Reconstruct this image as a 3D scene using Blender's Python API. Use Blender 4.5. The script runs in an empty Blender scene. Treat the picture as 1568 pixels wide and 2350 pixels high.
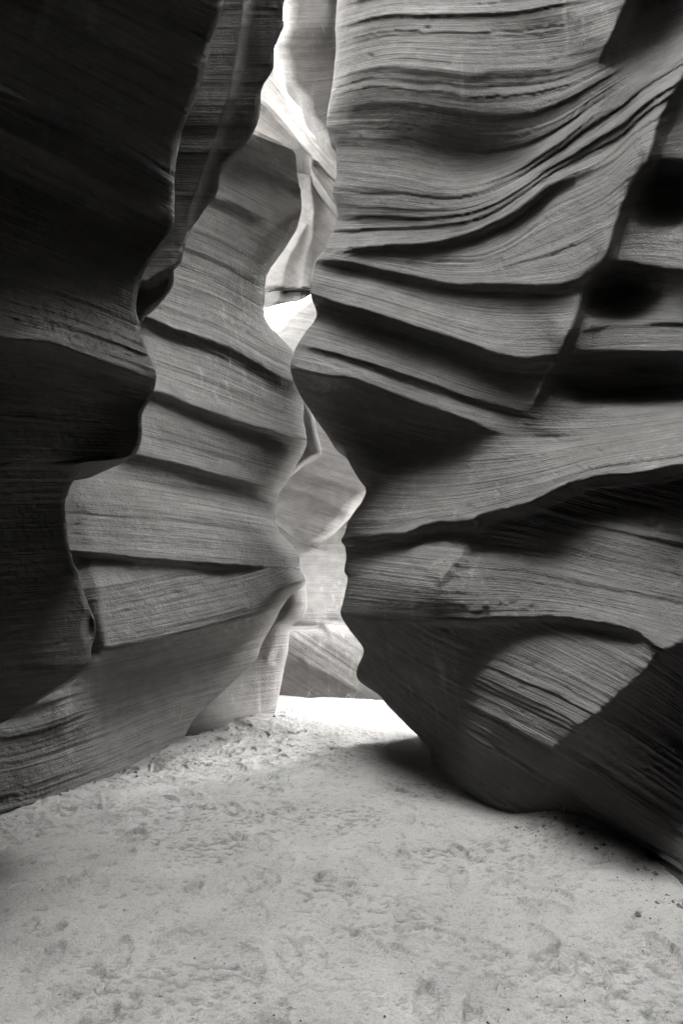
import bpy, bmesh, math, random
import numpy as np
random.seed(7); rng = np.random.default_rng(7)
SC = bpy.context.scene
COL = SC.collection
# ------------------------------------------------------------------ camera
CAM_H = 1.5; PITCH = math.radians(11.0); FPX = 1305.0; CX, CY = 784.0, 1174.5   # working frame 1568 x 2349
cd = bpy.data.cameras.new('camera'); cam = bpy.data.objects.new('camera', cd); COL.objects.link(cam)
cd.sensor_fit = 'VERTICAL'; cd.sensor_height = 36.0; cd.sensor_width = 24.0
cd.lens = FPX * 36.0 / 2349.0
cd.clip_start = 0.05; cd.clip_end = 2000
cam.location = (0, 0, CAM_H); cam.rotation_euler = (math.radians(90) + PITCH, 0, 0)
SC.camera = cam
# ------------------------------------------------------------------ sky, sun, exposure
SUN_EL = math.radians(52); SUN_AZ = math.radians(55)      # azimuth measured from +X towards +Y
w = bpy.data.worlds.new('World'); SC.world = w; w.use_nodes = True
nt = w.node_tree; nt.nodes.clear()
sky = nt.nodes.new('ShaderNodeTexSky'); sky.sky_type = 'NISHITA'; sky.sun_disc = False
sky.air_density = 1.6; sky.dust_density = 4.0
sky.sun_elevation = SUN_EL; sky.sun_rotation = math.pi / 2 - SUN_AZ
bw = nt.nodes.new('ShaderNodeRGBToBW')                    # black-and-white photograph: grey sky
bg = nt.nodes.new('ShaderNodeBackground'); bg.inputs['Strength'].default_value = 0.15
wo = nt.nodes.new('ShaderNodeOutputWorld')
nt.links.new(sky.outputs[0], bw.inputs[0]); nt.links.new(bw.outputs[0], bg.inputs['Color']); nt.links.new(bg.outputs[0], wo.inputs['Surface'])
sl = bpy.data.lights.new('sun', 'SUN'); sl.energy = 2.0; sl.angle = math.radians(0.53); sl.color = (1.0, 0.985, 0.965)
sun = bpy.data.objects.new('sun', sl); COL.objects.link(sun)
sun.rotation_euler = (0, math.pi / 2 - SUN_EL, SUN_AZ)
SC.view_settings.view_transform = 'Standard'; SC.view_settings.look = 'None'
SC.view_settings.gamma = 1.0; SC.view_settings.use_curve_mapping = False
SC.view_settings.exposure = 6.75
SC.render.engine = 'CYCLES'
SC.cycles.max_bounces = 8; SC.cycles.diffuse_bounces = 5; SC.cycles.use_denoising = True
SC.cycles.sample_clamp_indirect = 6.0
SC.cycles.use_adaptive_sampling = True; SC.cycles.adaptive_threshold = .03

# ------------------------------------------------------------------ numeric helpers
def hash2(i, j, seed):
    h = (i.astype(np.int64) * 374761393 + j.astype(np.int64) * 668265263 + seed * 974634541) & 0xFFFFFFFF
    h = ((h ^ (h >> 13)) * 1274126177) & 0xFFFFFFFF
    h = (h ^ (h >> 16)) & 0xFFFFFFFF
    return h.astype(np.float64) / 0xFFFFFFFF * 2 - 1
def vn(x, y, seed=0):                                      # smooth value noise, -1..1
    x = np.asarray(x, float); y = np.asarray(y, float); x, y = np.broadcast_arrays(x, y)
    i = np.floor(x); j = np.floor(y); fx = x - i; fy = y - j
    fx = fx * fx * fx * (fx * (fx * 6 - 15) + 10); fy = fy * fy * fy * (fy * (fy * 6 - 15) + 10)
    a = hash2(i, j, seed); b = hash2(i + 1, j, seed); c = hash2(i, j + 1, seed); d = hash2(i + 1, j + 1, seed)
    return (a * (1 - fx) + b * fx) * (1 - fy) + (c * (1 - fx) + d * fx) * fy
def fbm(x, y, seed=0, o=4, g=.5):
    s = 0; a = 1; n = 0
    for k in range(o):
        s = s + a * vn(x * 2 ** k, y * 2 ** k, seed + k * 17); n += a; a *= g
    return s / n
def sstep(a, b, x):
    t = np.clip((x - a) / (b - a), 0, 1); return t * t * (3 - 2 * t)
def spline(pts, n=14):                                     # dense Catmull-Rom through (x, y, ...) points
    p = np.array(pts, float)
    if len(p) < 3: return p
    q = np.vstack([2 * p[0] - p[1], p, 2 * p[-1] - p[-2]]); out = []
    for k in range(len(p) - 1):
        t = np.linspace(0, 1, n, endpoint=False)[:, None]
        a, b, c, d = q[k], q[k + 1], q[k + 2], q[k + 3]
        out.append(.5 * (2 * b + (c - a) * t + (2 * a - 5 * b + 4 * c - d) * t * t + (3 * b - a - 3 * c + d) * t ** 3))
    return np.vstack(out + [p[-1:]])
def tps(ctrl):
    c = np.array(ctrl, float); P = c[:, :2] / 1000; z = c[:, 2]; n = len(c)
    def U(r2): return np.where(r2 > 1e-12, r2 * np.log(r2 + 1e-12), 0)
    r2 = ((P[:, None] - P[None]) ** 2).sum(-1)
    A = np.zeros((n + 3, n + 3)); A[:n, :n] = U(r2) + np.eye(n) * 2e-3
    A[:n, n] = 1; A[:n, n + 1:] = P; A[n, :n] = 1; A[n + 1:, :n] = P.T
    s = np.linalg.solve(A, np.r_[z, 0, 0, 0])
    def f(x, y):
        x = x / 1000; y = y / 1000; r = s[n] + s[n + 1] * x + s[n + 2] * y
        for k in range(n): r = r + s[k] * U((x - P[k, 0]) ** 2 + (y - P[k, 1]) ** 2)
        return r
    return f
SP, CP = math.sin(PITCH), math.cos(PITCH)
def unproject(px, py, Y):                                  # a sight line through the frame, cut at distance Y in front
    x = (px - CX) / FPX; v = (CY - py) / FPX
    t = Y / (CP - v * SP)
    return np.stack([x * t, np.broadcast_to(Y, np.shape(x * t)), CAM_H + t * (SP + v * CP)], -1)
def floorY(px, py, z=0.0):
    v = (CY - py) / FPX
    return (CP - v * SP) * (z - CAM_H) / (SP + v * CP)
def polydist(px, py, pts):
    """signed distance to a polyline (positive = below for a line drawn left to right), and the value along it"""
    q = spline(pts, 6); best = np.full(px.shape, 1e18); tw = np.zeros(px.shape); ww = np.zeros(px.shape); sg = np.zeros(px.shape); tt = np.zeros(px.shape)
    L = np.r_[0, np.cumsum(np.hypot(*np.diff(q[:, :2], axis=0).T))]
    for k in range(len(q) - 1):
        a = q[k, :2]; d = q[k + 1, :2] - a; l2 = d @ d
        if l2 < 1e-9: continue
        t = np.clip(((px - a[0]) * d[0] + (py - a[1]) * d[1]) / l2, 0, 1)
        dx = px - a[0] - t * d[0]; dy = py - a[1] - t * d[1]
        r = dx * dx + dy * dy; m = r < best
        best = np.where(m, r, best)
        sg = np.where(m, np.sign(d[0] * (py - a[1]) - d[1] * (px - a[0])), sg)
        wk = (L[k + 1] - L[k]) / (r + 30) ** 2; tw += wk * (L[k] + t * (L[k + 1] - L[k])) / L[-1]; ww += wk
    tt = tw / ww
    return np.sqrt(best) * sg, tt

def boxblur(f, n):
    for ax in (0, 1):
        p = np.concatenate([np.repeat(f.take([0], ax), n + 1, ax), f, np.repeat(f.take([-1], ax), n, ax)], ax)
        c = np.cumsum(p, ax); L = f.shape[ax]
        f = (c.take(range(2 * n + 1, 2 * n + 1 + L), ax) - c.take(range(0, L), ax)) / (2 * n + 1)
    return f
# ------------------------------------------------------------------ sculpting tools (metres of depth; positive = carved in)
def ledge(pts, a=.1, wa=60, b=.15, wb=60, soft=4, f0=.12, f1=.12, rag=3, w1=14):
    def f(px, py):
        sd, t = polydist(px + 3 * fbm(px / 40, py / 40, 5, 2), py + rag * fbm(px / 22, py / 22, 9, 3), pts)
        q = np.array(pts, float)[:, :2]; Lt = np.hypot(*np.diff(q, axis=0).T).sum(); fade = 1
        for e, nx, ff in ((q[0], q[1], f0), (q[-1], q[-2], f1)):   # fade out along the line's own direction at each end
            if ff:
                d = (nx - e) / np.hypot(*(nx - e)); fade = fade * sstep(0, ff * Lt, (px - e[0]) * d[0] + (py - e[1]) * d[1])
        ab = np.sqrt(sd * sd + soft * soft) - soft
        up = -a * np.exp(-ab / wa)
        p = np.maximum(sd, 0); S = 1 - np.exp(-(p / w1) ** 1.25)
        dn = (-a * (1 - S) + b * S) * np.exp(-(p / (wb * 1.25)) ** 1.6)
        f = fade * np.where(sd < 0, up, dn)
        if w1 >= 20:                                               # soften creases away from the lip
            g = boxblur(boxblur(boxblur(f, 6), 6), 6); m = sstep(w1 * .6, w1 * 1.8, sd); f = f * (1 - m) + g * m
        return f
    return f
def blob(cx, cy, rx, ry, d, rot=0, p=1.0):
    r = math.radians(rot); c, s = math.cos(r), math.sin(r)
    def f(px, py):
        x = (px - cx) * c + (py - cy) * s; y = -(px - cx) * s + (py - cy) * c
        return d * np.exp(-((x / rx) ** 2 + (y / ry) ** 2) ** p)
    return f
def pits(n, x0, x1, y0, y1, seed, r0=1.6, r1=4.5, d=.02):
    def f(px, py):
        r = np.random.default_rng(seed); out = np.zeros(px.shape)
        for k in range(n):
            cx, cy = r.uniform(x0, x1), r.uniform(y0, y1); rr = r0 + (r1 - r0) * r.random() ** 3; e = r.uniform(1, 1.9)
            m = (np.abs(px - cx) < rr * 4) & (np.abs(py - cy) < rr * 4)
            if not m.any(): continue
            q = ((px[m] - cx) / (rr * e)) ** 2 + ((py[m] - cy) / rr) ** 2
            out[m] += d * rr / 3 * r.choice([1, 1, -.8]) * np.exp(-q)
        return out
    return f
def step(pts, d, soft=6):                                   # everything below the line moves by d
    def f(px, py):
        sd, t = polydist(px, py, pts); return d * sstep(-soft, soft, sd)
    return f

# ------------------------------------------------------------------ materials
def mat_rock(name, base=.26, seed=0.0, line=.5, streak=.55, bump=1.0, fine=1.0):
    m = bpy.data.materials.new(name); m.use_nodes = True; t = m.node_tree; N = t.nodes; Lk = t.links.new
    b = N['Principled BSDF']; b.inputs['Roughness'].default_value = .93; b.inputs['Specular IOR Level'].default_value = .15
    uv = N.new('ShaderNodeUVMap'); uv.uv_map = 'bedding'; tc = N.new('ShaderNodeTexCoord')
    def mapped(src, sc, off=(0, 0, 0)):
        q = N.new('ShaderNodeMapping'); q.inputs['Scale'].default_value = sc; q.inputs['Location'].default_value = (off[0] + seed, off[1] + seed * 1.7, off[2]); Lk(src, q.inputs[0]); return q.outputs[0]
    def noise(vec, sc, det=4, rough=.6):
        q = N.new('ShaderNodeTexNoise'); q.inputs['Scale'].default_value = sc; q.inputs['Detail'].default_value = det; q.inputs['Roughness'].default_value = rough; Lk(vec, q.inputs['Vector']); return q.outputs['Fac']
    def math_(op, a, bb=None, c=None):
        q = N.new('ShaderNodeMath'); q.operation = op
        for k, v in enumerate((a, bb, c)):
            if v is None: continue
            if isinstance(v, (int, float)): q.inputs[k].default_value = v
            else: Lk(v, q.inputs[k])
        return q.outputs[0]
    def ramp(v, a, bb, lo=0., hi=1.):
        q = N.new('ShaderNodeMapRange'); q.inputs[1].default_value = a; q.inputs[2].default_value = bb; q.inputs[3].default_value = lo; q.inputs[4].default_value = hi; Lk(v, q.inputs[0]); return q.outputs[0]
    U = uv.outputs[0]; O = tc.outputs['Object']
    lam1 = noise(mapped(U, (.22, 7 * fine, 1)), 1.0, 5, .65)       # bedding laminae
    lam2 = noise(mapped(U, (.5, 22 * fine, 1), (3, 5, 0)), 1.0, 3, .65)
    mott = noise(mapped(O, (1, 1, 1.6)), 3.0, 3, .6)
    grain = noise(O, 130, 1, .5)
    st = noise(mapped(O, (9, 9, .22)), 1.0, 3, .55)                # vertical wash stains
    stm = noise(mapped(O, (.8, .8, .35), (7, 1, 0)), 1.0, 2, .5)
    stk = math_('MULTIPLY', ramp(st, .56, .72), ramp(stm, .5, .68))
    v = math_('ADD', 1.0, math_('MULTIPLY', math_('SUBTRACT', lam1, .5), 1.3 * line))
    v = math_('ADD', v, math_('MULTIPLY', math_('SUBTRACT', lam2, .5), 1.3 * line))
    v = math_('ADD', v, math_('MULTIPLY', math_('SUBTRACT', mott, .5), .7))
    v = math_('ADD', v, math_('MULTIPLY', math_('SUBTRACT', grain, .5), .35))
    v = math_('ADD', v, math_('MULTIPLY', stk, streak))
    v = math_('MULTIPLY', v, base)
    cmb = N.new('ShaderNodeCombineColor')
    Lk(v, cmb.inputs[0]); Lk(math_('MULTIPLY', v, .968), cmb.inputs[1]); Lk(math_('MULTIPLY', v, .935), cmb.inputs[2])
    Lk(cmb.outputs[0], b.inputs['Base Color'])
    vor = N.new('ShaderNodeTexVoronoi'); vor.inputs['Scale'].default_value = 9.0; Lk(O, vor.inputs['Vector'])
    pit = math_('MULTIPLY', ramp(vor.outputs['Distance'], .0, .09, -1, 0), ramp(mott, .52, .6))
    h = math_('MULTIPLY', lam1, 1.0)
    h = math_('ADD', h, math_('MULTIPLY', lam2, .35))
    h = math_('ADD', h, math_('MULTIPLY', noise(O, 30, 3, .65), .35))
    h = math_('ADD', h, math_('MULTIPLY', grain, .08))
    h = math_('ADD', h, math_('MULTIPLY', pit, .6))
    bp = N.new('ShaderNodeBump'); bp.inputs['Strength'].default_value = bump; bp.inputs['Distance'].default_value = .03
    Lk(h, bp.inputs['Height']); Lk(bp.outputs[0], b.inputs['Normal'])
    return m
def mat_plain(name, col, rough=.9):
    m = bpy.data.materials.new(name); m.use_nodes = True; t = m.node_tree
    b = t.nodes['Principled BSDF']; b.inputs['Roughness'].default_value = rough; b.inputs['Specular IOR Level'].default_value = .1
    tc = t.nodes.new('ShaderNodeTexCoord'); n = t.nodes.new('ShaderNodeTexNoise'); n.inputs['Scale'].default_value = 40
    r = t.nodes.new('ShaderNodeMapRange'); r.inputs[3].default_value = .7; r.inputs[4].default_value = 1.3
    x = t.nodes.new('ShaderNodeMix'); x.data_type = 'RGBA'; x.blend_type = 'MULTIPLY'; x.inputs[0].default_value = 1; x.inputs[6].default_value = (*col, 1)
    t.links.new(tc.outputs['Object'], n.inputs['Vector']); t.links.new(n.outputs['Fac'], r.inputs[0]); t.links.new(r.outputs[0], x.inputs[7]); t.links.new(x.outputs[2], b.inputs['Base Color'])
    return m
def mat_sand():
    m = bpy.data.materials.new('sand'); m.use_nodes = True; t = m.node_tree; N = t.nodes; Lk = t.links.new
    b = N['Principled BSDF']; b.inputs['Roughness'].default_value = .95; b.inputs['Specular IOR Level'].default_value = .1
    tc = N.new('ShaderNodeTexCoord'); O = tc.outputs['Object']
    def noise(sc, det, rough=.6):
        q = N.new('ShaderNodeTexNoise'); q.inputs['Scale'].default_value = sc; q.inputs['Detail'].default_value = det; q.inputs['Roughness'].default_value = rough; Lk(O, q.inputs['Vector']); return q.outputs['Fac']
    def rng_(v, a, c, lo, hi):
        q = N.new('ShaderNodeMapRange'); q.inputs[1].default_value = a; q.inputs[2].default_value = c; q.inputs[3].default_value = lo; q.inputs[4].default_value = hi; Lk(v, q.inputs[0]); return q.outputs[0]
    def mul(a, c):
        q = N.new('ShaderNodeMath'); q.operation = 'MULTIPLY'
        for k, v in enumerate((a, c)):
            if isinstance(v, (int, float)): q.inputs[k].default_value = v
            else: Lk(v, q.inputs[k])
        return q.outputs[0]
    at = N.new('ShaderNodeAttribute'); at.attribute_name = 'hollow_shade'
    v = mul(rng_(noise(2.2, 6), .3, .7, .88, 1.1), rng_(noise(260, 2), .3, .7, .75, 1.2))
    v = mul(v, rng_(noise(55, 4, .7), .33, .5, .8, 1.05))
    v = mul(v, rng_(at.outputs['Fac'], 0, 1, 1.0, .5))            # shade painted into the hollows and shoe prints
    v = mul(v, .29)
    cmb = N.new('ShaderNodeCombineColor'); Lk(v, cmb.inputs[0]); Lk(mul(v, .975), cmb.inputs[1]); Lk(mul(v, .945), cmb.inputs[2])
    Lk(cmb.outputs[0], b.inputs['Base Color'])
    bp = N.new('ShaderNodeBump'); bp.inputs['Strength'].default_value = .9; bp.inputs['Distance'].default_value = .02
    q = N.new('ShaderNodeMath'); q.operation = 'ADD'; Lk(noise(70, 4, .7), q.inputs[0]); Lk(mul(noise(300, 2), .35), q.inputs[1])
    Lk(q.outputs[0], bp.inputs['Height']); Lk(bp.outputs[0], b.inputs['Normal'])
    return m
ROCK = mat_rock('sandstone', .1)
ROCK_L = mat_rock('sandstone_banded', .115, 3.1, streak=.8)
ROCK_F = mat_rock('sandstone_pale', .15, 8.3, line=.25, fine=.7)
SAND = mat_sand()

# ------------------------------------------------------------------ rock bodies
def bedfield(px, py, sets):
    """bedding coordinate (frame pixels) and index of the bed; sets = [(top line or None, [bedding curves])]"""
    s = np.zeros(px.shape); idx = np.zeros(px.shape, int)
    for k, (top, curves) in enumerate(sets):
        cs = []
        for c in curves:
            q = spline(c); cs.append(np.interp(px, q[:, 0], q[:, 1]))
        cs = np.array(cs); sv = [0.0]
        for j in range(len(cs) - 1): sv.append(sv[-1] + float(np.mean(cs[j + 1] - cs[j])))
        v = py - cs[0]
        for j in range(len(cs) - 1):
            fr = (py - cs[j]) / np.maximum(cs[j + 1] - cs[j], 1)
            v = np.where(py >= cs[j], sv[j] + fr * (sv[j + 1] - sv[j]), v)
        if len(cs) > 1: v = np.where(py >= cs[-1], sv[-1] + py - cs[-1], v)
        v = v + k * 3517.0
        if top is None: m = np.ones(px.shape, bool)
        else:
            q = spline(top); m = py >= np.interp(px, q[:, 0], q[:, 1]) + 2 * fbm(px / 25, py * 0, 31, 3)
        s = np.where(m, v, s); idx = np.where(m, k, idx)
    return s, idx
def beds(w, px, mean, seed, spread=.7):
    r = np.random.default_rng(seed); th = mean * np.exp(r.normal(0, spread, int(24000 / mean))); th = np.clip(th, mean * .3, mean * 4)
    bnd = -3000 + np.cumsum(th); k = np.clip(np.searchsorted(bnd, w), 1, len(bnd) - 1)
    t = (w - bnd[k - 1]) / (bnd[k] - bnd[k - 1]); A = np.exp(r.normal(-.35, .7, len(bnd)))[k] * np.minimum(1.5, (bnd[k] - bnd[k - 1]) / mean)
    A = A * np.clip(.55 + .9 * vn(px / 240, k * 3.7 + seed, seed + 3), 0, 1.6)
    return A * (np.where(t < .88, (t / .88) ** 1.4, (1 - t) / .12) - .45)
def strata(s, px, py, amp, seed):
    if callable(amp): amp = amp(px, py)
    w = s + 9 * fbm(px / 170, py / 170, seed, 4) + 2.0 * fbm(px / 30, py / 30, seed + 60, 3)
    r = .5 * vn(w / 85, px / 900 + seed, seed + 85) * (.7 + .5 * vn(px / 260, w / 240, seed + 3))
    r = r + .34 * beds(w, px, 46, seed + 200) + .15 * beds(w + 3 * fbm(px / 60, py / 60, seed + 9, 2), px, 17, seed + 300) + .06 * beds(w, px, 8, seed + 400)
    return amp * r
def body(name, label, cat, L, R, y0, y1, depth, brushes=(), sets=None, wrap_l=None, wrap_r=None, round_l=None, round_r=None,
         ext_top=None, ext_bot=None, stepx=4.0, stepy=4.0, amp=.05, lump=.04, mat=None, bed_names=None, rag=2.5, seed=1, group=None, rlump=260):
    rows = np.arange(y0, y1 + .1, stepy)
    def edge_x(pl):
        q = spline(pl); q = q[np.argsort(q[:, 1], kind='stable')]; return np.interp(rows, q[:, 1], q[:, 0])
    Lq, Rq = edge_x(L), edge_x(R)
    edge = lambda k: rag * (fbm(rows / 38, rows * 0 + k, seed + 50, 4, .62))
    if wrap_l is not None: Lq = Lq + edge(1.3)
    if wrap_r is not None: Rq = Rq + edge(7.7)
    Rq = np.maximum(Rq, Lq + 2)
    n = int(max(8, np.max(Rq - Lq) / stepx)); u = np.linspace(0, 1, n)
    if round_l and round_r: u = .5 - .5 * np.cos(np.pi * u); u = u * .7 + .3 * np.linspace(0, 1, n)
    elif round_l: u = .6 * u + .4 * u ** 2.2
    elif round_r: u = 1 - (.6 * (1 - u) + .4 * (1 - u) ** 2.2)
    px = Lq[:, None] + (Rq - Lq)[:, None] * u[None]; py = np.repeat(rows[:, None], n, 1)
    D = tps(depth)(px, py)
    s, idx = bedfield(px, py, sets) if sets else (py * 1.0, np.zeros(px.shape, int))
    for f in brushes: D = D + f(px, py)
    D = D - strata(s, px, py, amp, seed) - lump * fbm(px / rlump, py / rlump, seed + 5, 4) - .006 * fbm(px / 14, py / 14, seed + 8, 3)
    for side, rd in ((0, round_l), (1, round_r)):
        if rd:
            wd, rr = rd[:2]; rr = rr * sstep(rd[2], rd[2] + 90, py) if len(rd) > 2 else rr; e = (px - Lq[:, None]) if side == 0 else (Rq[:, None] - px)
            k = np.clip(1 - e / wd, 0, 1); D = D + rr * (1 - np.sqrt(np.maximum(1 - k * k, 0)))
    P = unproject(px, py, D); uvx = px / 100.; uvy = s / 100.
    def addcols(P, uvx, uvy, idx, offs, left):
        for o in offs:
            e = 0 if left else -1
            base = P[:, e:e + 1] if left else P[:, -1:]
            ref = (base + np.array(o)[None, None])
            f = np.cumsum([0])[0]
            P = np.concatenate([ref, P] if left else [P, ref], 1)
            ex = (uvx[:, :1] - .5) if left else (uvx[:, -1:] + .5)
            uvx = np.concatenate([ex, uvx] if left else [uvx, ex], 1)
            for_ = (uvy[:, :1], uvy) if left else (uvy, uvy[:, -1:]); uvy = np.concatenate(for_, 1)
            for_ = (idx[:, :1], idx) if left else (idx, idx[:, -1:]); idx = np.concatenate(for_, 1)
        return P, uvx, uvy, idx
    if wrap_l: P, uvx, uvy, idx = addcols(P, uvx, uvy, idx, wrap_l, True)
    if wrap_r: P, uvx, uvy, idx = addcols(P, uvx, uvy, idx, wrap_r, False)
    fr = np.linspace(0, 1, P.shape[1])[None, :, None]
    for o in (ext_top or []):
        o = np.array(o[0])[None, None] * (1 - fr) + np.array(o[1])[None, None] * fr if np.ndim(o[0]) else np.array(o)
        P = np.concatenate([P[:1] + o, P], 0); uvx = np.concatenate([uvx[:1], uvx], 0); uvy = np.concatenate([uvy[:1] - 1, uvy], 0); idx = np.concatenate([idx[:1], idx], 0)
    for o in (ext_bot or []):
        P = np.concatenate([P, P[-1:] + np.array(o)], 0); uvx = np.concatenate([uvx, uvx[-1:]], 0); uvy = np.concatenate([uvy, uvy[-1:] + 1], 0); idx = np.concatenate([idx, idx[-1:]], 0)
    H, W = P.shape[:2]
    vid = np.arange(H * W).reshape(H, W)
    F = np.stack([vid[:-1, :-1], vid[1:, :-1], vid[1:, 1:], vid[:-1, 1:]], -1).reshape(-1, 4)
    fi = idx[:-1, :-1].reshape(-1)
    V = P.reshape(-1, 3); UV = np.stack([uvx, uvy], -1).reshape(-1, 2)
    # shared smooth normals, so that beds meet without a seam
    fn = np.cross(V[F[:, 2]] - V[F[:, 0]], V[F[:, 3]] - V[F[:, 1]]); vnrm = np.zeros_like(V)
    for k in range(4): np.add.at(vnrm, F[:, k], fn)
    vnrm /= np.maximum(np.linalg.norm(vnrm, axis=1, keepdims=True), 1e-12)
    beds = sorted(set(fi.tolist()))
    root = None
    if len(beds) > 1:
        root = bpy.data.objects.new(name, None); COL.objects.link(root); root.empty_display_size = .3
        root.location = V.reshape(H, W, 3)[-1, W // 2].tolist(); root.location.z = 0
    o = None
    for bidx in beds:
        f = F[fi == bidx]; used, inv = np.unique(f, return_inverse=True); f = inv.reshape(-1, 4)
        me = bpy.data.meshes.new(name)
        off = np.array(root.location) if root else 0
        vv = V[used] - off
        me.vertices.add(len(vv)); me.vertices.foreach_set('co', vv.astype(np.float32).ravel())
        me.loops.add(f.size); me.loops.foreach_set('vertex_index', f.astype(np.int32).ravel())
        me.polygons.add(len(f)); me.polygons.foreach_set('loop_start', np.arange(0, f.size, 4, dtype=np.int32)); 
        me.update(calc_edges=True); me.validate()
        ul = me.uv_layers.new(name='bedding'); ul.data.foreach_set('uv', UV[used][f.ravel()].astype(np.float32).ravel())
        me.polygons.foreach_set('use_smooth', np.ones(len(me.polygons), bool))
        me.normals_split_custom_set_from_vertices(vnrm[used].astype(np.float32))
        me.materials.append(mat or ROCK)
        nm = name if not root else (bed_names[bidx] if bed_names else 'rock_bed')
        o = bpy.data.objects.new(nm, me); COL.objects.link(o)
        if root: o.parent = root
    top = root or o
    top['label'] = label; top['category'] = cat; top['kind'] = 'thing'
    if group: top['group'] = group
    return top
FY = lambda x, y: (x, y, floorY(x, y))

# ---- the great right-hand wall
C_L = [(800,-420),(790,-200),(775,0),(770,60),(772,100),(765,180),(755,240),(750,290),(760,312),(770,345),(772,400),(763,440),(774,490),(768,522),(745,570),(725,600),(713,650),(714,680),(725,710),(722,735),(700,765),(675,805),(668,850),(680,890),(705,930),(740,980),(765,1020),(790,1040),(812,1080),(835,1110),(840,1130),(825,1160),(800,1195),(790,1225),(783,1240),(792,1255),(795,1280),(790,1310),(797,1330),(785,1390),(783,1410),(800,1440),(830,1480),(833,1500),(820,1530),(820,1555),(840,1575),(870,1595),(890,1620),(930,1660),(960,1690),(985,1720),(990,1745),(1000,1765),(1060,1820),(1140,1880),(1200,1960),(1240,2110),(1260,2320)]
C_R = [(1680,-420),(1680,2320)]
C_depth = [(1000,1760,6.0), (1060,1815,5.38), (1140,1872,4.94), (1000,1620,5.75), (1100,1710,5.0), (1300,1780,4.25), (1500,1850,3.72), FY(1300,1916), FY(1450,1986), FY(1568,2082), (930,1662,6.7),
 (820,1540,7.0),(900,1500,6.2),(1100,1500,5.2),(1300,1500,4.45),(1500,1500,3.95),(1640,1500,3.9),(1180,1770,4.8),(1400,1610,4.05),(1640,1800,3.6),(1000,1350,5.3),(880,1340,6.05),(1100,1320,5.25),(1350,1280,4.6),(1600,1250,4.2),
 (790,1240,7.3),(1000,1200,5.95),(1300,1100,5.0),(1568,1070,4.35),(850,1000,7.1),(680,850,7.4),(900,850,6.8),(1100,850,6.1),(1220,930,5.7),(1400,900,5.35),(1600,900,4.95),
 (720,650,7.8),(1000,650,6.9),(1250,650,5.9),(1450,650,5.45),(1640,650,4.95),(770,400,8.1),(1000,400,7.1),(1200,400,6.5),(1450,400,5.75),(1640,400,5.25),
 (770,100,8.2),(1000,100,7.05),(1250,100,6.55),(1440,100,5.95),(1640,100,5.5),(800,-300,8.1),(1200,-300,7.0),(1640,-300,5.6)]
C_br = [
 pits(520, 780, 1640, 0, 1900, 71), pits(60, 900, 1450, 1380, 1460, 72, 2, 5, .018),
 ledge([(1190,985),(1219,934),(1254,859),(1284,814),(1344,665),(1379,610),(1404,540),(1429,470),(1459,410),(1484,375),(1514,280),(1568,170),(1660,40)], .26,120,.03,100, f0=.12, f1=0, w1=26, soft=6),
 ledge([(1360,170),(1379,130),(1404,85),(1419,45),(1439,0),(1470,-80),(1500,-200)], .2,160,.6,140, w1=36, f0=.3),
 blob(1520,30,90,70,.35), blob(1422,676,74,50,.5,6,1.5), blob(1450,876,165,48,.5,3,1.5), blob(1540,452,76,66,.5,0,1.5),
 ledge([(1478,382),(1510,366),(1568,372),(1700,380)], .14,60,.1,50, f1=0, w1=30),
 ledge([(1376,615),(1410,600),(1480,607),(1568,618),(1700,620)], .16,60,.1,50, f1=0, w1=30),
 ledge([(1280,818),(1300,803),(1400,807),(1568,808),(1700,805)], .18,70,.12,60, f1=0, w1=34),
 ledge([(760,570),(790,568),(869,562),(1024,550),(1134,510),(1209,465),(1259,425),(1334,392),(1400,352)], .1,110,.14,45, w1=13, f1=.3),
 ledge([(715,590),(800,600),(900,622),(1034,650),(1134,650),(1284,650),(1375,612)], .14,60,.22,60, f0=0, f1=.25, w1=24),
 ledge([(710,674),(778,695),(871,722),(984,758),(1064,784),(1134,808),(1209,822),(1284,808)], .16,60,.34,80, f0=0, f1=.2, w1=18),
 ledge([(676,786),(784,812),(934,860),(1050,900),(1150,930),(1230,950)], .05,30,.08,20, f0=0, w1=10),
 ledge([(660,845),(720,858),(784,864),(840,877),(934,915),(1019,942),(1100,972),(1190,992)], .22,60,.75,150, f0=0, f1=.4, w1=40),
 ledge([(775,1236),(884,1224),(934,1221),(994,1199),(1069,1194),(1109,1179),(1194,1159),(1249,1139),(1309,1109),(1384,1091),(1459,1086),(1568,1066),(1700,1045)], .2,130,.2,60, f0=0, f1=0, w1=16),
 ledge([(1100,1182),(1194,1159),(1249,1139),(1309,1109),(1384,1091),(1459,1086),(1568,1066),(1700,1045)], .1,110,.2,60, f1=0, f0=.25, w1=30),
 blob(1234,1000,75,24,.11,14), blob(1500,960,160,60,.1),
 ledge([(1000,1345),(1064,1264),(1089,1214),(1106,1182)], .06,70,.08,60, w1=26),
 blob(1190,1258,140,32,.1,9),
 blob(815,1275,60,38,.16),
 ledge([(775,1404),(844,1421),(984,1424),(1134,1419),(1274,1416),(1374,1429),(1459,1449),(1499,1479)], .06,60,.06,50, f0=0, w1=10),
 ledge([(1120,1785),(1180,1770),(1234,1740),(1314,1675),(1399,1610),(1449,1565),(1474,1544),(1509,1499),(1568,1469),(1680,1430)], .33,270,.33,220, f1=0, f0=.35, w1=95, soft=30),
 blob(1054,360,170,55,.35,4), blob(880,520,110,35,.1),
 blob(900,990,110,80,.2), blob(950,1690,110,90,.2,40),
]
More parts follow.
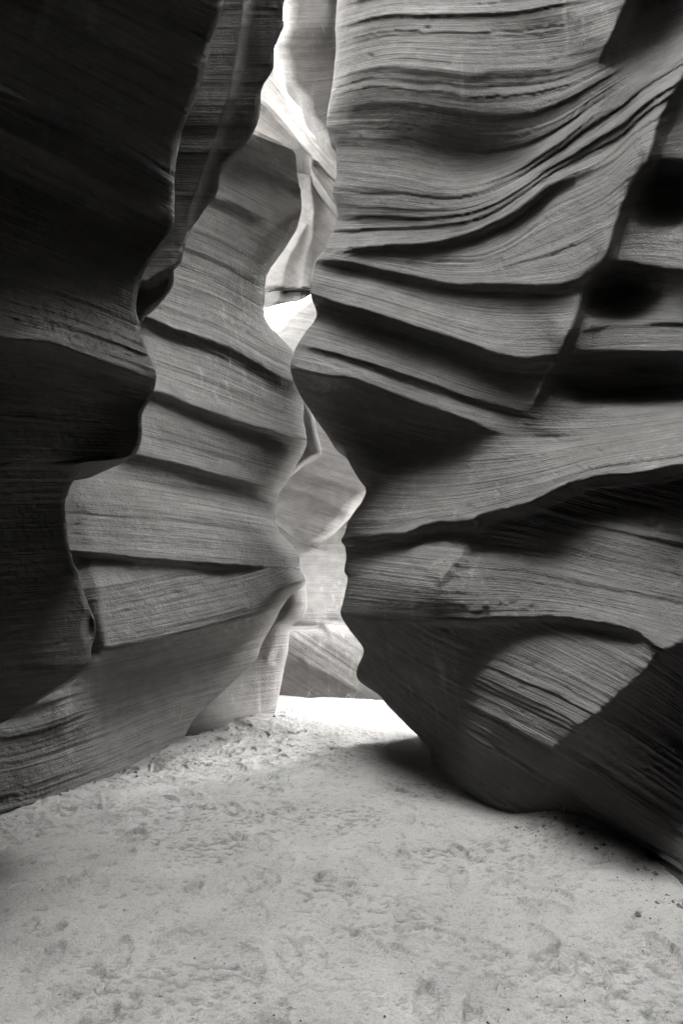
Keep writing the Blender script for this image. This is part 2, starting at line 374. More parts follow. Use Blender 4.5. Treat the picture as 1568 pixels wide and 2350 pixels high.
C_sets = [
 (None, [[(740,-400),(1000,-420),(1300,-430),(1700,-500)],[(740,60),(900,20),(1150,10),(1400,-40),(1700,-140)],[(740,180),(900,140),(1100,150),(1300,140),(1450,90),(1700,-20)],[(740,280),(900,275),(1100,310),(1250,290),(1400,200),(1700,10)],[(740,400),(900,420),(1050,440),(1200,390),(1350,285),(1500,175),(1700,60)],[(740,570),(870,560),(1030,545),(1135,508),(1260,420),(1410,348),(1500,270),(1700,150)]]),
 ([(600,572),(790,568),(869,562),(1024,550),(1134,510),(1209,465),(1259,425),(1334,395),(1409,350),(1480,290),(1700,170)],
  [[(660,556),(1030,548),(1134,510),(1260,425),(1409,350),(1480,290),(1700,172)],[(660,566),(1034,590),(1150,570),(1260,500),(1384,440),(1484,372),(1700,380)],[(660,575),(800,600),(900,622),(1034,650),(1284,650),(1375,612),(1450,600),(1700,620)],[(660,660),(778,695),(871,722),(984,758),(1134,808),(1284,815),(1400,807),(1700,805)],[(660,790),(784,820),(934,870),(1050,910),(1200,950),(1400,960),(1700,920)],[(660,1000),(840,1060),(1000,1090),(1200,1070),(1400,1030),(1700,980)],[(660,1240),(884,1224),(994,1199),(1109,1179),(1249,1139),(1384,1091),(1700,1045)]]),
 ([(600,1238),(775,1236),(884,1224),(934,1221),(994,1199),(1069,1194),(1109,1179),(1194,1159),(1249,1139),(1309,1109),(1384,1091),(1459,1086),(1568,1066),(1700,1045)],
  [[(760,1200),(1000,1215),(1200,1240),(1400,1290),(1700,1360)],[(760,1300),(1000,1330),(1200,1345),(1400,1380),(1700,1440)],[(760,1404),(984,1424),(1274,1416),(1374,1429),(1499,1479),(1700,1560)]]),
 ([(600,1400),(775,1404),(844,1421),(984,1424),(1134,1419),(1274,1416),(1374,1429),(1459,1449),(1499,1479),(1700,1600)],
  [[(760,1100),(1000,1240),(1300,1400),(1500,1500),(1700,1640)],[(760,1340),(1000,1480),(1200,1560),(1400,1660),(1700,1860)],[(760,1480),(1000,1680),(1300,1890),(1700,2150)]]),
]
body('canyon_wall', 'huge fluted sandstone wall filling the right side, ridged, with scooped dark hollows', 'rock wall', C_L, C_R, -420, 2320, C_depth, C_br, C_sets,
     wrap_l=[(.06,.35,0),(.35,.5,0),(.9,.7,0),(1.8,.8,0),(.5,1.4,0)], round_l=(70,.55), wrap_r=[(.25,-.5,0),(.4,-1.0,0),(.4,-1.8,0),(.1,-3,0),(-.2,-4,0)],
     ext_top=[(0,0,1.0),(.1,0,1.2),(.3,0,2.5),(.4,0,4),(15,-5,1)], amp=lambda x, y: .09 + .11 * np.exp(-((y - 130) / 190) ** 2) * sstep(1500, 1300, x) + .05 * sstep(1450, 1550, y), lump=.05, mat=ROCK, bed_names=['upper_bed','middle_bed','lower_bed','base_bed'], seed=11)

# ---- near left wall, overhanging and dark
A_R = [(560,-420),(535,-150),(515,0),(500,50),(480,100),(478,130),(450,220),(415,310),(402,400),(400,480),(395,530),(345,600),(325,640),(312,700),(322,745),(326,770),(340,810),(358,855),(350,905),(327,950),(325,1000),(310,1042),(270,1055),(200,1062),(176,1090),(152,1140),(148,1165),(157,1250),(185,1340),(200,1380),(216,1420),(218,1455),(208,1490),(205,1525),(170,1560),(100,1600),(40,1640),(-10,1665),(-120,1720)]
A_L = [(-320,-420),(-320,1720)]
A_depth = [(200,1450,4.3),(0,1500,4.1),(-300,1500,4.0),(150,1150,4.4),(0,1150,4.25),(-300,1150,4.1),(345,860,4.15),(100,860,3.95),(-300,860,3.8),(320,700,4.25),(0,700,4.0),(-300,700,3.8),
 (430,400,4.2),(200,400,4.0),(0,400,3.8),(-300,400,3.6),(490,100,4.0),(200,100,3.7),(0,100,3.5),(-300,100,3.3),(530,-300,3.8),(0,-300,3.3),(-300,-300,3.1),(0,1640,4.1)]
A_depth = [(x, y, z * .9) for x, y, z in A_depth]
A_br = [
 pits(60, 0, 340, 200, 1500, 74),
 ledge([(-340,690),(0,772),(115,786),(225,826),(300,852),(380,884)], .3,150,.6,260, f0=0, f1=.14, w1=45),
 ledge([(-340,130),(0,295),(100,345),(200,400),(300,455),(420,500)], .14,45,.32,130, f0=0, f1=.12, w1=28),
 ledge([(-340,40),(0,205),(200,300),(400,420)], .05,30,.12,60, f0=0, f1=0, w1=20),
 blob(205,1437,10,28,.12), blob(90,620,140,60,-.1,20),
]
A_sets = [(None, [[(-340,-600),(0,-400),(500,-150)],[(-340,40),(0,205),(200,300),(500,470)],[(-340,130),(0,295),(200,400),(500,560)],[(-340,560),(0,680),(200,740),(500,860)],[(-340,690),(0,772),(225,826),(500,920)]]),
          ([(-400,680),(0,772),(115,786),(225,826),(300,852),(380,884),(600,960)], [[(-340,690),(0,772),(225,826),(500,920)],[(-340,1000),(500,1020)],[(-340,1600),(500,1500)]])]
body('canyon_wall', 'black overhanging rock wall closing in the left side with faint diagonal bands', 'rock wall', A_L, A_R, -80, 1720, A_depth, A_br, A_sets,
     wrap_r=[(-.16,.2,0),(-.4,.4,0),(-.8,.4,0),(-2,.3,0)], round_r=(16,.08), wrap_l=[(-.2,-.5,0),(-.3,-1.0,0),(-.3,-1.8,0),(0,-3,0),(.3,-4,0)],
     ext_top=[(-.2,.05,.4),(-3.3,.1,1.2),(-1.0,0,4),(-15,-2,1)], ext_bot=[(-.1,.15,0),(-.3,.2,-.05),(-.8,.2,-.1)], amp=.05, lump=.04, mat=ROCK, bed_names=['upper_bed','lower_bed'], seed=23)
S_R = [(740,-420),(690,-150),(655,0),(650,60),(632,105),(626,160),(602,203),(595,270),(577,310),(545,345),(508,393),(500,440),(470,480),(440,525),(422,570),(416,600),(400,614),(398,650),(382,680),(350,706),(326,742),(310,790)]
S_L = [(300,-420),(250,0),(230,400),(200,790)]
body('hanging_slab', 'dark rock slab hanging behind the black wall, edge against the sky sliver', 'rock slab', S_L, S_R, -80, 790,
     [(650,0,4.7),(400,0,4.6),(600,250,4.7),(350,250,4.6),(450,500,4.75),(300,500,4.65),(360,700,4.65),(250,700,4.6),(700,-300,4.7),(350,-300,4.6)],
     [ledge([(330,650),(370,625),(404,612),(430,600)], .1,40,.12,40, f0=0, f1=0), ledge([(420,640),(430,500),(470,380),(530,200),(560,0),(600,-300)], .12,60,.12,60, f0=0, f1=0)],
     None, wrap_r=[(-.16,.2,0),(-.4,.4,0),(-.8,.5,0),(-2,.5,0)], round_r=(16,.08), ext_top=[(-.3,.2,.4),(-3.3,.2,1.2),(-1.0,.3,4),(-15,0,1)], ext_bot=[(-.2,.3,0),(-.5,.4,.1)], amp=.03, lump=.06, seed=31, rag=4)

# ---- banded wall on the far left
B_R = [(545,284),(583,308),(640,331),(676,347),(681,380),(686,420),(692,445),(690,490),(672,520),(640,565),(617,610),(608,660),(606,700),(612,735),(640,770),(672,805),(690,860),(692,905),(697,935),(696,960),(703,1000),(700,1030),(680,1070),(655,1110),(641,1130),(632,1180),(640,1218),(662,1242),(685,1270),(688,1300),(699,1330),(694,1346),(665,1370),(642,1400),(630,1425),(600,1480),(588,1512),(540,1560),(500,1600),(450,1650),(424,1695),(414,1716),(380,1760),(330,1860),(290,1990)]
B_L = [(200,284),(150,500),(-60,1100),(-260,1500),(-260,1990)]
B_depth = [FY(416,1716), FY(300,1762), FY(186,1812), FY(0,1872), FY(-200,1930), (230,1560,5.9),(60,1640,5.2),(500,1480,7.6),(640,1400,8.3),(300,1300,6.4),(690,1300,8.4),(160,1250,5.9),(640,1150,8.9),(350,1100,7.1),(700,1000,9.0),(350,900,7.5),(670,830,9.5),(340,720,8.1),(610,700,9.8),(420,600,8.55),(690,450,10.3),(520,430,9.3),(600,250,9.7),(350,250,8.6),(-100,1200,5.0)]
B_br = [
 lambda x, y: -.45 * sstep(400, 290, y),
 pits(160, 150, 690, 700, 1850, 73),
 ledge([(180,1850),(190,1810),(212,1740),(232,1640),(250,1540)], .05,60,.12,110, f1=.4, f0=0, w1=30),
 ledge([(200,1492),(300,1478),(420,1452),(520,1425),(600,1405),(660,1372)], .35,150,1.0,160, f0=.1, f1=0, w1=40),
 ledge([(140,1264),(230,1270),(360,1282),(480,1292),(560,1296),(640,1302)], .1,60,.1,35, f0=0, f1=.3, w1=7),
 ledge([(140,1158),(240,1160),(360,1172),(470,1186),(600,1206),(660,1222)], .02,40,.05,50, f0=0, f1=0, w1=25),
 ledge([(300,1040),(360,1052),(450,1074),(560,1104),(645,1126)], .06,16,.1,75, f0=0, f1=0, w1=11),
 ledge([(330,890),(370,900),(440,928),(520,956),(620,988),(710,1016)], .07,18,.11,80, f0=0, f1=0, w1=11),
 ledge([(320,722),(360,735),(420,760),(500,784),(560,812),(620,850),(690,884)], .12,40,.13,75, f0=0, f1=0, w1=18),
 ledge([(400,430),(500,455),(560,478),(600,510)], .06,30,.08,40),
 ledge([(540,340),(600,372),(690,425)], .08,30,.12,40, f1=0),
 ledge([(640,565),(615,520),(606,450),(590,400),(560,350)], .02,20,.05,30),
 blob(430,600,120,70,.15,0), blob(470,1130,180,40,.08,8),
]
B_sets = [(None, [[(-300,-60),(250,120),(600,300),(760,380)],[(-300,80),(400,400),(600,500),(760,580)],[(-300,480),(320,722),(500,784),(620,850),(760,910)],[(-300,680),(330,890),(520,956),(710,1016),(760,1030)],[(-300,900),(300,1040),(450,1074),(645,1126),(760,1150)],[(-300,1120),(140,1160),(360,1172),(600,1206),(760,1240)],[(-300,1240),(140,1264),(360,1282),(560,1296),(760,1310)]]),
          ([(-400,1235),(140,1264),(230,1270),(360,1282),(480,1292),(560,1296),(640,1302),(760,1310)], [[(-300,1420),(200,1360),(400,1320),(560,1290),(760,1230)],[(-300,1540),(200,1490),(420,1452),(600,1405),(760,1330)]]),
          ([(-400,1530),(-300,1530),(200,1492),(300,1478),(420,1452),(520,1425),(600,1405),(660,1372),(760,1320)], [[(-300,1560),(200,1492),(420,1452),(600,1405),(760,1330)],[(-300,1720),(0,1710),(200,1650),(420,1570),(760,1480)],[(-300,1880),(0,1850),(200,1790),(420,1700),(760,1600)]])]
body('canyon_wall', 'banded pale sandstone wall with ledges and wash streaks, between black wall and gap', 'rock wall', B_L, B_R, 284, 1990, B_depth, B_br, B_sets,
     wrap_r=[(-.1,.4,0),(-.3,.6,0),(-.8,.7,0),(-2,.8,0)], round_r=(60,.6,470), wrap_l=[(-.6,-1.5,0),(-.3,-3,0),(.3,-6,0)], ext_top=[(-.1,.2,2),(-.1,.2,3),(-.1,.2,4),(-6,0,.5)], amp=lambda x, y: .05 + .09 * sstep(240, 120, x) * sstep(1450, 1560, y), lump=.05, mat=ROCK_L, bed_names=['upper_bed','middle_bed','base_bed'], seed=41, rlump=180)
body('canyon_wall', 'smooth pale rock foot rising from the sand bank behind the banded wall', 'rock wall',
     [(440,1300),(390,1500),(360,1640),(345,1720),(330,1800)], [(690,1300),(703,1335),(704,1345),(706,1390),(692,1420),(668,1440),(660,1500),(647,1560),(636,1620),(622,1648),(590,1700),(540,1800)], 1300, 1800,
     [(400,1712,8.0),(340,1750,7.6), FY(520,1676), FY(615,1648), (706,1390,9.9),(660,1500,9.7),(500,1500,8.9),(600,1350,9.6),(400,1400,8.8),(640,1600,9.7)],
     [ledge([(610,1520),(630,1480),(650,1450),(672,1432)], .02,30,.08,18), blob(640,1490,8,40,.06,25), blob(690,1385,40,40,-.15)],
     [(None, [[(250,1340),(760,1330)],[(250,1500),(760,1450)],[(250,1690),(760,1600)]])], wrap_r=[(-.1,.4,0),(-.3,.7,0),(-1,.9,0),(-3,.6,0)], round_r=(45,.5), amp=.02, lump=.04, mat=ROCK_F, seed=53, rag=2)
# ---- upper rocks against the sky
body('rock_fin', 'pale rock fin hanging at the top beside the sky sliver, dark left edge', 'rock fin',
     [(630,-420),(640,-100),(652,0),(655,40),(637,86),(634,101),(643,130),(654,184),(674,208),(687,226),(698,264),(716,284),(732,308),(756,332),(780,352),(800,420)], [(900,-420),(900,420)], -420, 420,
     [(650,0,9.9),(760,0,9.7),(870,0,9.5),(680,200,10.4),(780,250,10.3),(880,250,10.2),(780,400,10.4),(640,-300,9.2),(880,-300,8.9)], [blob(740,60,60,50,-.12), blob(770,30,12,50,.1)],
     [(None, [[(600,20),(900,10)],[(600,150),(740,160),(900,130)],[(600,300),(740,270),(900,200)]])], wrap_l=[(.02,.3,0),(.3,.4,0),(1,.3,0),(5,.3,0)], round_l=(34,.6), ext_top=[(0,-.3,2),(0,-.2,3),(0,0,5),(3,1,0)], amp=.05, mat=ROCK, seed=61, rag=4)
body('canyon_wall', 'sunlit slanting rock slope under the sky sliver at the top of the gap', 'rock wall',
     [(420,60),(430,200),(480,262),(540,292),(583,310),(640,331),(680,347),(710,362),(718,392),(765,464),(800,500)], [(600,60),(632,130),(645,165),(662,200),(700,268),(735,308),(774,346),(800,370),(800,500)], 60, 500,
     [(600,150,12.6),(500,250,12.65),(700,300,12.75),(760,400,12.8),(680,340,12.7),(600,300,12.7),(430,280,12.7)], [ledge([(500,200),(590,230),(650,290),(720,365)], .15,40,.1,30, f0=0, f1=0), ledge([(540,280),(620,315),(700,352)], .1,30,.0,30)],
     [(None, [[(400,-80),(632,110),(800,330)],[(400,60),(600,200),(720,362),(800,440)],[(400,200),(600,310),(712,385),(800,520)]])],
     wrap_r=[(-.02,.4,0),(-.3,.8,0),(-1.5,1,0),(-4,1,0)], wrap_l=[(0,.4,.1),(0,1.2,.4)], round_r=(25,.4), amp=.1, mat=ROCK  , seed=67, rag=2, stepx=3, stepy=3)
body('rock_column', 'tall folded pale rock column in the upper gap above the bright opening', 'rock column',
     [(790,296),(730,325),(650,344),(560,400),(560,712)], [(1260,296),(1260,640),(800,666),(740,672),(712,677),(690,690),(650,697),(610,708),(590,712)], 296, 712,  # right end stretched unseen behind the fluted wall to stop sun rays
     [(700,350,13.9),(760,500,13.4),(640,600,13.5),(700,650,13.2),(600,690,13.2),(800,600,13.2)],
     [ledge([(690,690),(700,600),(720,520),(712,400),(705,340)], .15,40,.12,40, f0=0, f1=0), ledge([(640,700),(660,600),(690,540),(715,500)], .1,40,.1,30, f0=0), ledge([(600,660),(640,655),(690,662),(730,640)], .06,20,.1,25)],
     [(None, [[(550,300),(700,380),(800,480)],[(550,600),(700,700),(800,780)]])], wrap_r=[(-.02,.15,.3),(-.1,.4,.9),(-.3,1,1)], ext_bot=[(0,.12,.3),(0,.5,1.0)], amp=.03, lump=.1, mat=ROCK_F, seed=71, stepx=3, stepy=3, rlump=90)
body('rock_shoulder', 'bright lit rock shoulder beneath the small white opening in the gap', 'rock',
     [(800,610),(770,640),(735,664),(709,680),(685,700),(647,730),(626,757),(560,790),(540,900)], [(1280,610),(1280,900)], 610, 900,  # right part is hidden, extended only to close a sun slit
     [(720,680,14.7),(640,750,14.25),(720,780,14.0),(600,880,13.4),(800,880,13.4),(1200,680,13.6),(1200,880,13.2)], [],
     [(None, [[(500,690),(840,760)],[(500,800),(840,880)]])], wrap_l=[(.05,.6,.02),(.4,1.5,-.2),(2,2,-1)], round_l=(25,.4), ext_bot=[(0,1,-.5)], amp=.03, mat=ROCK_F, seed=73, stepx=3, stepy=3)
body('rock_flake', 'thin curved rock flake hanging in the gap beside the banded wall', 'rock flake',
     [(640,900),(630,1110)], [(699,900),(705,924),(718,948),(729,993),(737,1028),(736,1040),(722,1046),(700,1061),(675,1082),(640,1110)], 900, 1110,
     [(700,930,10.6),(730,1030,10.4),(660,1000,10.6),(650,1090,10.6)], [ledge([(700,1005),(714,1036),(742,1040)], .0,20,.12,20, f0=0, f1=0)],
     [(None, [[(600,600),(690,900),(720,1200)],[(600,800),(690,1100),(720,1400)]])], wrap_r=[(-.02,.2,0),(-.2,.4,0),(-.8,.5,0)], round_r=(14,.25), amp=.02, mat=ROCK_F, seed=79, stepx=2.5, stepy=2.5, rag=1.2)
# ---- far chamber
body('rock_dome', 'rounded pale rock overhang at the far end of the gap', 'rock overhang',
     [(420,820),(480,1100),(560,1165),(610,1185),(640,1206),(683,1240),(720,1249)], [(1030,820),(1030,1075),(900,1112),(836,1146),(803,1186),(763,1226),(726,1249)], 820, 1249,  # right side runs on out of sight to trim the sun patch
     [(700,900,13.6),(700,1050,13.0),(820,1100,13.0),(720,1180,13.1),(600,1050,13.2),(880,1000,12.9),(450,900,13)], [ledge([(600,1060),(700,1090),(850,1140)], .04,30,.05,20), ledge([(600,1110),(700,1130),(820,1190)], .04,30,.05,20)],
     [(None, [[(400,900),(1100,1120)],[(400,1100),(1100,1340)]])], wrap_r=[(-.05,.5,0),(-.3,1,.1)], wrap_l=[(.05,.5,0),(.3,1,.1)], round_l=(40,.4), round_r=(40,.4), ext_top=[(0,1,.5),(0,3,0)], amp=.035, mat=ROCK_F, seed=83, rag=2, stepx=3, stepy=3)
body('canyon_wall', 'bright far wall closing the gap above the sunlit sand', 'rock wall',
     [(380,1080),(380,1660)], [(1150,1080),(1150,1660)], 1080, 1660,
     [FY(650,1588), FY(830,1592), FY(1000,1600), FY(450,1590), (700,1440,13.2),(850,1440,13.2),(700,1300,14.2),(850,1300,14.2),(700,1150,14.8),(900,1150,14.6),(450,1300,13.6),(1100,1300,13.6)],
     [ledge([(600,1446),(669,1442),(729,1440),(749,1429),(806,1432),(900,1436)], -.25,40,.05,60, f0=0, f1=0), step([(300,1446),(669,1442),(729,1440),(749,1429),(806,1432),(1200,1436)], -.35, 5),
      ledge([(690,1500),(710,1530),(760,1550),(830,1590)], .04,30,.06,30)],
     [(None, [[(350,1240),(1200,1260)],[(350,1440),(1200,1440)]]), ([(300,1446),(669,1442),(729,1440),(749,1429),(806,1432),(1200,1436)], [[(350,1240),(650,1440),(850,1570),(1200,1800)],[(350,1400),(650,1600),(850,1740),(1200,2000)]])],
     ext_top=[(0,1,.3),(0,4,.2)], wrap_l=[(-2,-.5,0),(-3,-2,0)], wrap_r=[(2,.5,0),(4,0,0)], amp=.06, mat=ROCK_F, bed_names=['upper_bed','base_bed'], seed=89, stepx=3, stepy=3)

# ------------------------------------------------------------------ sand floor
def base_line(pts):
    p = spline([(x, y) for x, y in pts], 4); Yb = floorY(p[:, 0], p[:, 1]); P = unproject(p[:, 0], p[:, 1], Yb); return P[:, :2]
BASES = [base_line([(-150,1915),(0,1872),(186,1812),(300,1762),(416,1716),(520,1676),(615,1648)]), base_line([(1240,1900),(1300,1916),(1450,1986),(1568,2082),(1650,2160)])]
def floor_z(X, Y):
    z = .05 * fbm(X / 1.6, Y / 1.6, 3, 3) + .018 * fbm(X / .35, Y / .35, 13, 3)
    z = z + .09 * np.exp(-(((X + 1.15) / .8) ** 2 + ((Y - 8.9) / 1.1) ** 2))     # bank at the foot of the pale wall
    z = z + .10 * np.exp(-(((X - 1.7) / .5) ** 2 + ((Y - 4.4) / .8) ** 2))
    for B in BASES:                                                                # sand banked against the foot of the walls
        d = np.full(np.shape(X), 1e9)
        for k in range(len(B)): d = np.minimum(d, (X - B[k, 0]) ** 2 + (Y - B[k, 1]) ** 2)
        z = z + (.045 + .03 * vn(X / .4, Y / .4, 55)) * np.exp(-d / .055)
    return z - .03
def make_floor():
    ys = np.r_[np.linspace(-7, 1.9, 30)[:-1], 1.9 * (16 / 1.9) ** np.linspace(0, 1, 760), np.linspace(16, 40, 12)[1:]]
    xs = np.r_[np.linspace(-14, -3.2, 14)[:-1], np.linspace(-3.2, 3.2, 620), np.linspace(3.2, 14, 14)[1:]]
    X, Y = np.meshgrid(xs, ys); Z = floor_z(X, Y); hollow_shade = np.zeros_like(X)
    ch = sstep(-.15, .4, fbm(X / .9, Y / .7, 77, 3)) * (.25 + .75 * sstep(2.0, .6, X - .1 * Y))   # trampled patches
    cl = fbm(X / .048 + .3 * Y / .048, Y / .03, 91, 3); fn = fbm(X / .05, Y / .035, 97, 3, .65)
    Z += ch * .013 * np.minimum(cl, .1) + .011 * fn
    hollow_shade += ch * sstep(-.1, -.4, cl) * .75 + sstep(-.3, -.6, fn) * .6  # low spots darkened: shade put into the sand colour
    r = np.random.default_rng(5)
    for k in range(430):                                                                # shoe prints with tread
        fx = r.uniform(-2.6, 1.9); fy = 1.9 + (r.random() ** 1.3) * 10.5; an = r.normal(0.15, .5) + (math.pi if r.random() < .4 else 0)
        if fx > 2.3 - .33 * fy + .2: continue
        m = (np.abs(X - fx) < .3) & (np.abs(Y - fy) < .3)
        if not m.any(): continue
        x, y = X[m] - fx, Y[m] - fy; c, s_ = math.cos(an), math.sin(an)
        a, b_ = x * c + y * s_, -x * s_ + y * c                                        # a across, b_ along
        wdt = .046 + .008 * np.cos(b_ * 22) ; q = np.sqrt((a / wdt) ** 2 + (b_ / .145) ** 4 + 1e-9)
        dep = r.uniform(.012, .03); inn = sstep(1.08, .86, q)
        tread = .35 * np.sign(np.sin(b_ * r.uniform(210, 300) + 8 * np.abs(a) * r.choice([0, 6])))
        fade = .5 + .5 * vn(x * 9 + k, y * 9, 7)
        Z[m] += fade * dep * (-inn * (1 + tread * .5) + .8 * np.exp(-((q - 1.25) / .17) ** 2))
        hollow_shade[m] += fade * .35 * inn * (tread > 0) + .25 * fade * np.exp(-((q - 1.02) / .09) ** 2)  # painted shade in tread grooves and along the print edges
    H, W = X.shape; V = np.stack([X, Y, Z], -1).reshape(-1, 3); vid = np.arange(H * W).reshape(H, W)
    F = np.stack([vid[:-1, :-1], vid[:-1, 1:], vid[1:, 1:], vid[1:, :-1]], -1).reshape(-1, 4)
    me = bpy.data.meshes.new('sand_floor')
    me.vertices.add(len(V)); me.vertices.foreach_set('co', V.astype(np.float32).ravel())
    me.loops.add(F.size); me.loops.foreach_set('vertex_index', F.astype(np.int32).ravel())
    me.polygons.add(len(F)); me.polygons.foreach_set('loop_start', np.arange(0, F.size, 4, dtype=np.int32))
    me.update(calc_edges=True); me.polygons.foreach_set('use_smooth', np.ones(len(F), bool))
    at = me.attributes.new('hollow_shade', 'FLOAT', 'POINT'); at.data.foreach_set('value', np.clip(hollow_shade, 0, 1).astype(np.float32).ravel())
    me.materials.append(SAND); o = bpy.data.objects.new('sand_floor', me); COL.objects.link(o); o['kind'] = 'structure'
make_floor()

# ------------------------------------------------------------------ unseen rock added to block light: roof, side walls, chamber cover
def rough_sheet(name, P0, seed, amp=.25):
    H, W = P0.shape[:2]; P = P0.copy(); i, j = np.meshgrid(np.arange(W), np.arange(H))
    for k in range(3): P[..., k] += amp * fbm(i / 7., j / 7., seed + 11 * k, 4)
    V = P.reshape(-1, 3); vid = np.arange(H * W).reshape(H, W)
    F = np.stack([vid[:-1, :-1], vid[1:, :-1], vid[1:, 1:], vid[:-1, 1:]], -1).reshape(-1, 4)
    me = bpy.data.meshes.new(name); me.from_pydata(V.tolist(), [], F.tolist()); ul = me.uv_layers.new(name='bedding')
    ul.data.foreach_set('uv', np.stack([V[F.ravel(), 0], V[F.ravel(), 2]], -1).astype(np.float32).ravel())
    me.polygons.foreach_set('use_smooth', np.ones(len(F), bool)); me.materials.append(ROCK)
    o = bpy.data.objects.new(name, me); COL.objects.link(o); o['kind'] = 'structure'
prof = spline([(2.9,24),(2.8,14.5),(2.6,11),(2.1,8.6),(1.0,6.9),(-1.0,5.6),(-3.5,4.2),(-5.5,3.0),(-6.5,1.2),(-6.8,-.4)], 8)
X_ = np.linspace(-12, 12, 50)
rough_sheet('light_block_rock', np.stack([np.broadcast_to(X_[None], (len(prof), 50)), np.broadcast_to(prof[:, :1], (len(prof), 50)), np.broadcast_to(prof[:, 1:], (len(prof), 50))], -1), 301)  # roof over the camera, added to keep sky and sun out

yy = np.linspace(2.75, -7.5, 40)
for sx, prof2 in ((-1, spline([(3.0,-.3),(3.3,1.5),(3.4,4),(3.1,6.5),(3.2,9),(3.6,15)], 6)), (1, spline([(4.0,-.3),(4.1,1.5),(4.2,4),(4.0,6.5),(4.2,9),(4.4,15)], 6))):
    n2 = len(prof2); S2 = np.stack([np.broadcast_to(sx * prof2[:, :1], (n2, 40)), np.broadcast_to(yy[None], (n2, 40)), np.broadcast_to(prof2[:, 1:], (n2, 40))], -1)
    rough_sheet('light_block_rock', S2, 320 + sx)  # side walls out of view, added to seal light leaks
xr, yr = np.meshgrid(np.linspace(.25, 6.0, 30), np.linspace(10.0, 13.6, 24))
rough_sheet('light_block_rock', np.stack([xr, yr, 10.2 - .25 * (yr - 10) + .35 * np.abs(xr - 2) * .4], -1), 340, .2)  # unseen cover over the far chamber, added to cut its skylight
# ------------------------------------------------------------------ small things on the sand
def mesh_obj(name, V, F, mat, **props):
    me = bpy.data.meshes.new(name); me.from_pydata([tuple(v) for v in V], [], [tuple(f) for f in F]); me.materials.append(mat)
    o = bpy.data.objects.new(name, me); COL.objects.link(o)
    for k, v in props.items(): o[k] = v
    return o
STONE = mat_plain('pebble_dark', (.04, .039, .037)); CHIP = mat_plain('pebble_pale', (.36, .35, .34)); STRAW = mat_plain('straw', (.4, .39, .365))
def pebbles(n, mat, name, smin, smax, seed, side):
    r = np.random.default_rng(seed); V = []; F = []
    while len(F) < n * 8:
        y = 2.0 + r.random() ** 1.8 * 6.5; x = r.uniform(-2.6, 2.3)
        if r.random() > (.25 if (x - .12 * y) < side else 1): continue
        if fbm(np.array(x / .5), np.array(y / .5), 7, 2) < r.uniform(-.6, .35): continue
        s_ = smin + (smax - smin) * r.random() ** 3; z = float(floor_z(np.array(x), np.array(y))) + s_ * .25
        b0 = len(V); q = r.uniform(.6, 1.3, 6) * s_; a = r.uniform(0, 6.28); c, sn = math.cos(a), math.sin(a)
        for k, (dx, dy, dz) in enumerate(((1,0,0),(0,1,0),(-1,0,0),(0,-1,0),(.1,.1,.75),(0,0,-.6))):
            V.append((x + q[k] * (dx * c - dy * sn), y + q[k] * (dx * sn + dy * c), z + q[k] * dz))
        for k in range(4):
            F.append((b0 + k, b0 + (k + 1) % 4, b0 + 4)); F.append((b0 + (k + 1) % 4, b0 + k, b0 + 5))
    return mesh_obj(name, V, F, mat, kind='stuff')
pebbles(2200, STONE, 'gravel', .002, .0065, 3, .1)
def foot_stones():
    r = np.random.default_rng(12); V = []; F = []
    for B in BASES:
        for k in range(90):
            t = r.uniform(0, len(B) - 1.01); i = int(t); p = B[i] + (B[i + 1] - B[i]) * (t - i); side = 1 if B is BASES[0] else -1
            x = p[0] + side * abs(r.normal(.05, .12)); y = p[1] - abs(r.normal(.02, .1)); q = (.006 + .02 * r.random() ** 4) * r.uniform(.7, 1.2, 6)
            z = float(floor_z(np.array(x), np.array(y))); b0 = len(V); a = r.uniform(0, 6.28); c, sn = math.cos(a), math.sin(a)
            for m, (dx, dy, dz) in enumerate(((1,0,.1),(0,.8,0),(-1,0,.15),(0,-.8,.05),(.1,.1,.7),(0,0,-.5))):
                V.append((x + q[m] * (dx * c - dy * sn), y + q[m] * (dx * sn + dy * c), z + q[m] * dz + q[0] * .2))
            for m in range(4):
                F.append((b0 + m, b0 + (m + 1) % 4, b0 + 4)); F.append((b0 + (m + 1) % 4, b0 + m, b0 + 5))
    mesh_obj('rubble', V, F, ROCK, kind='stuff')
foot_stones()
pebbles(350, CHIP, 'pebbles', .002, .006, 4, .2)
def stalk(pts, r0, r1, V, F):
    p = spline(pts, 5); n = len(p); b0 = len(V)
    for k in range(n):
        rr = r0 + (r1 - r0) * k / (n - 1)
        for a in (0, 2.09, 4.19): V.append((p[k][0] + rr * math.cos(a), p[k][1] + rr * math.sin(a) * .7, p[k][2] + rr * math.sin(a) * .7))
    for k in range(n - 1):
        for a in range(3):
            F.append((b0 + 3 * k + a, b0 + 3 * k + (a + 1) % 3, b0 + 3 * k + 3 + (a + 1) % 3, b0 + 3 * k + 3 + a))
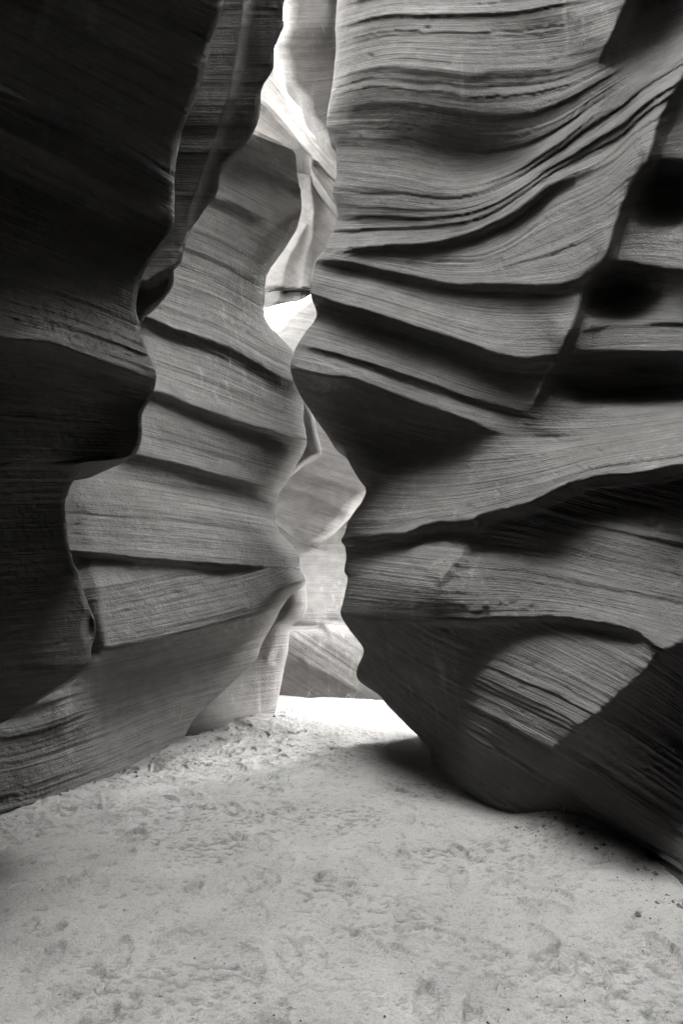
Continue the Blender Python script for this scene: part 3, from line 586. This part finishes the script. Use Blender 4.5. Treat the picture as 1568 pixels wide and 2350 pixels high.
def ground(px, py):
    Y = floorY(px, py); P = unproject(np.array(float(px)), np.array(float(py)), Y); return float(P[0]), float(P[1]), float(floor_z(P[0], P[1]))
def twig(px, py, off, label):
    x, y, z = ground(px, py); V = []; F = []
    stalk([(x + a, y + b, z + .012 + c) for a, b, c in off], .0035, .002, V, F)
    mesh_obj('dry_twig', V, F, STRAW, label=label, category='twig', group='dry twigs on the sand')
twig(36, 2036, [(-.03,-.03,0),(-.015,.0,.012),(.015,.02,.01),(.035,.02,0)], 'pale curved twig lying on the sand near the frame edge, leftmost')
twig(100, 2037, [(-.02,-.01,0),(-.01,.02,.008),(.02,.01,.004),(.05,-.005,0)], 'darker bent twig on the sand, just beside the pale curved twig')
twig(1074, 1988, [(-.05,.02,0),(0,.0,.008),(.05,-.02,.002)], 'short straight twig on the sand in front of the great fluted wall')
def tuft(px, py, n, h, spread, seed, label, name='grass_tuft', lean=0):
    r = random.Random(seed); x, y, z = ground(px, py); V = []; F = []
    for k in range(n):
        a = r.uniform(0, 6.28); hh = h * r.uniform(.4, 1.1); bx = x + r.uniform(-.5, .5) * spread; by = y + r.uniform(-.12, .12); dx = math.cos(a) * hh * .7 + lean; dy = math.sin(a) * hh * .3
        stalk([(bx, by, z - .01), (bx + dx * .3, by + dy * .3, z + hh * .55), (bx + dx, by + dy, z + hh * r.uniform(.5, 1))], .006, .003, V, F)
    mesh_obj(name, V, F, STRAW, label=label, category='dry grass', group='dry grass at the foot of the far wall')
tuft(672, 1590, 26, .2, .5, 1, 'wide dry grass tuft at the far wall foot beside the pale rock')
tuft(722, 1593, 20, .22, .35, 2, 'dry grass tuft with a tall stalk, middle of the three by the far wall')
tuft(802, 1596, 22, .14, .16, 3, 'low sparse dry grass tuft at the far wall close to the fluted wall')
x_, y_, z_ = ground(1292, 1906); V_, F_ = [], []
stalk([(x_, y_ - .05, z_), (x_ + .004, y_ - .05, z_ + .06), (x_ - .006, y_ - .05, z_ + .13)], .003, .001, V_, F_)
mesh_obj('dry_grass', V_, F_, STRAW, label='single pale grass blade standing at the dark foot of the fluted wall', category='grass blade')
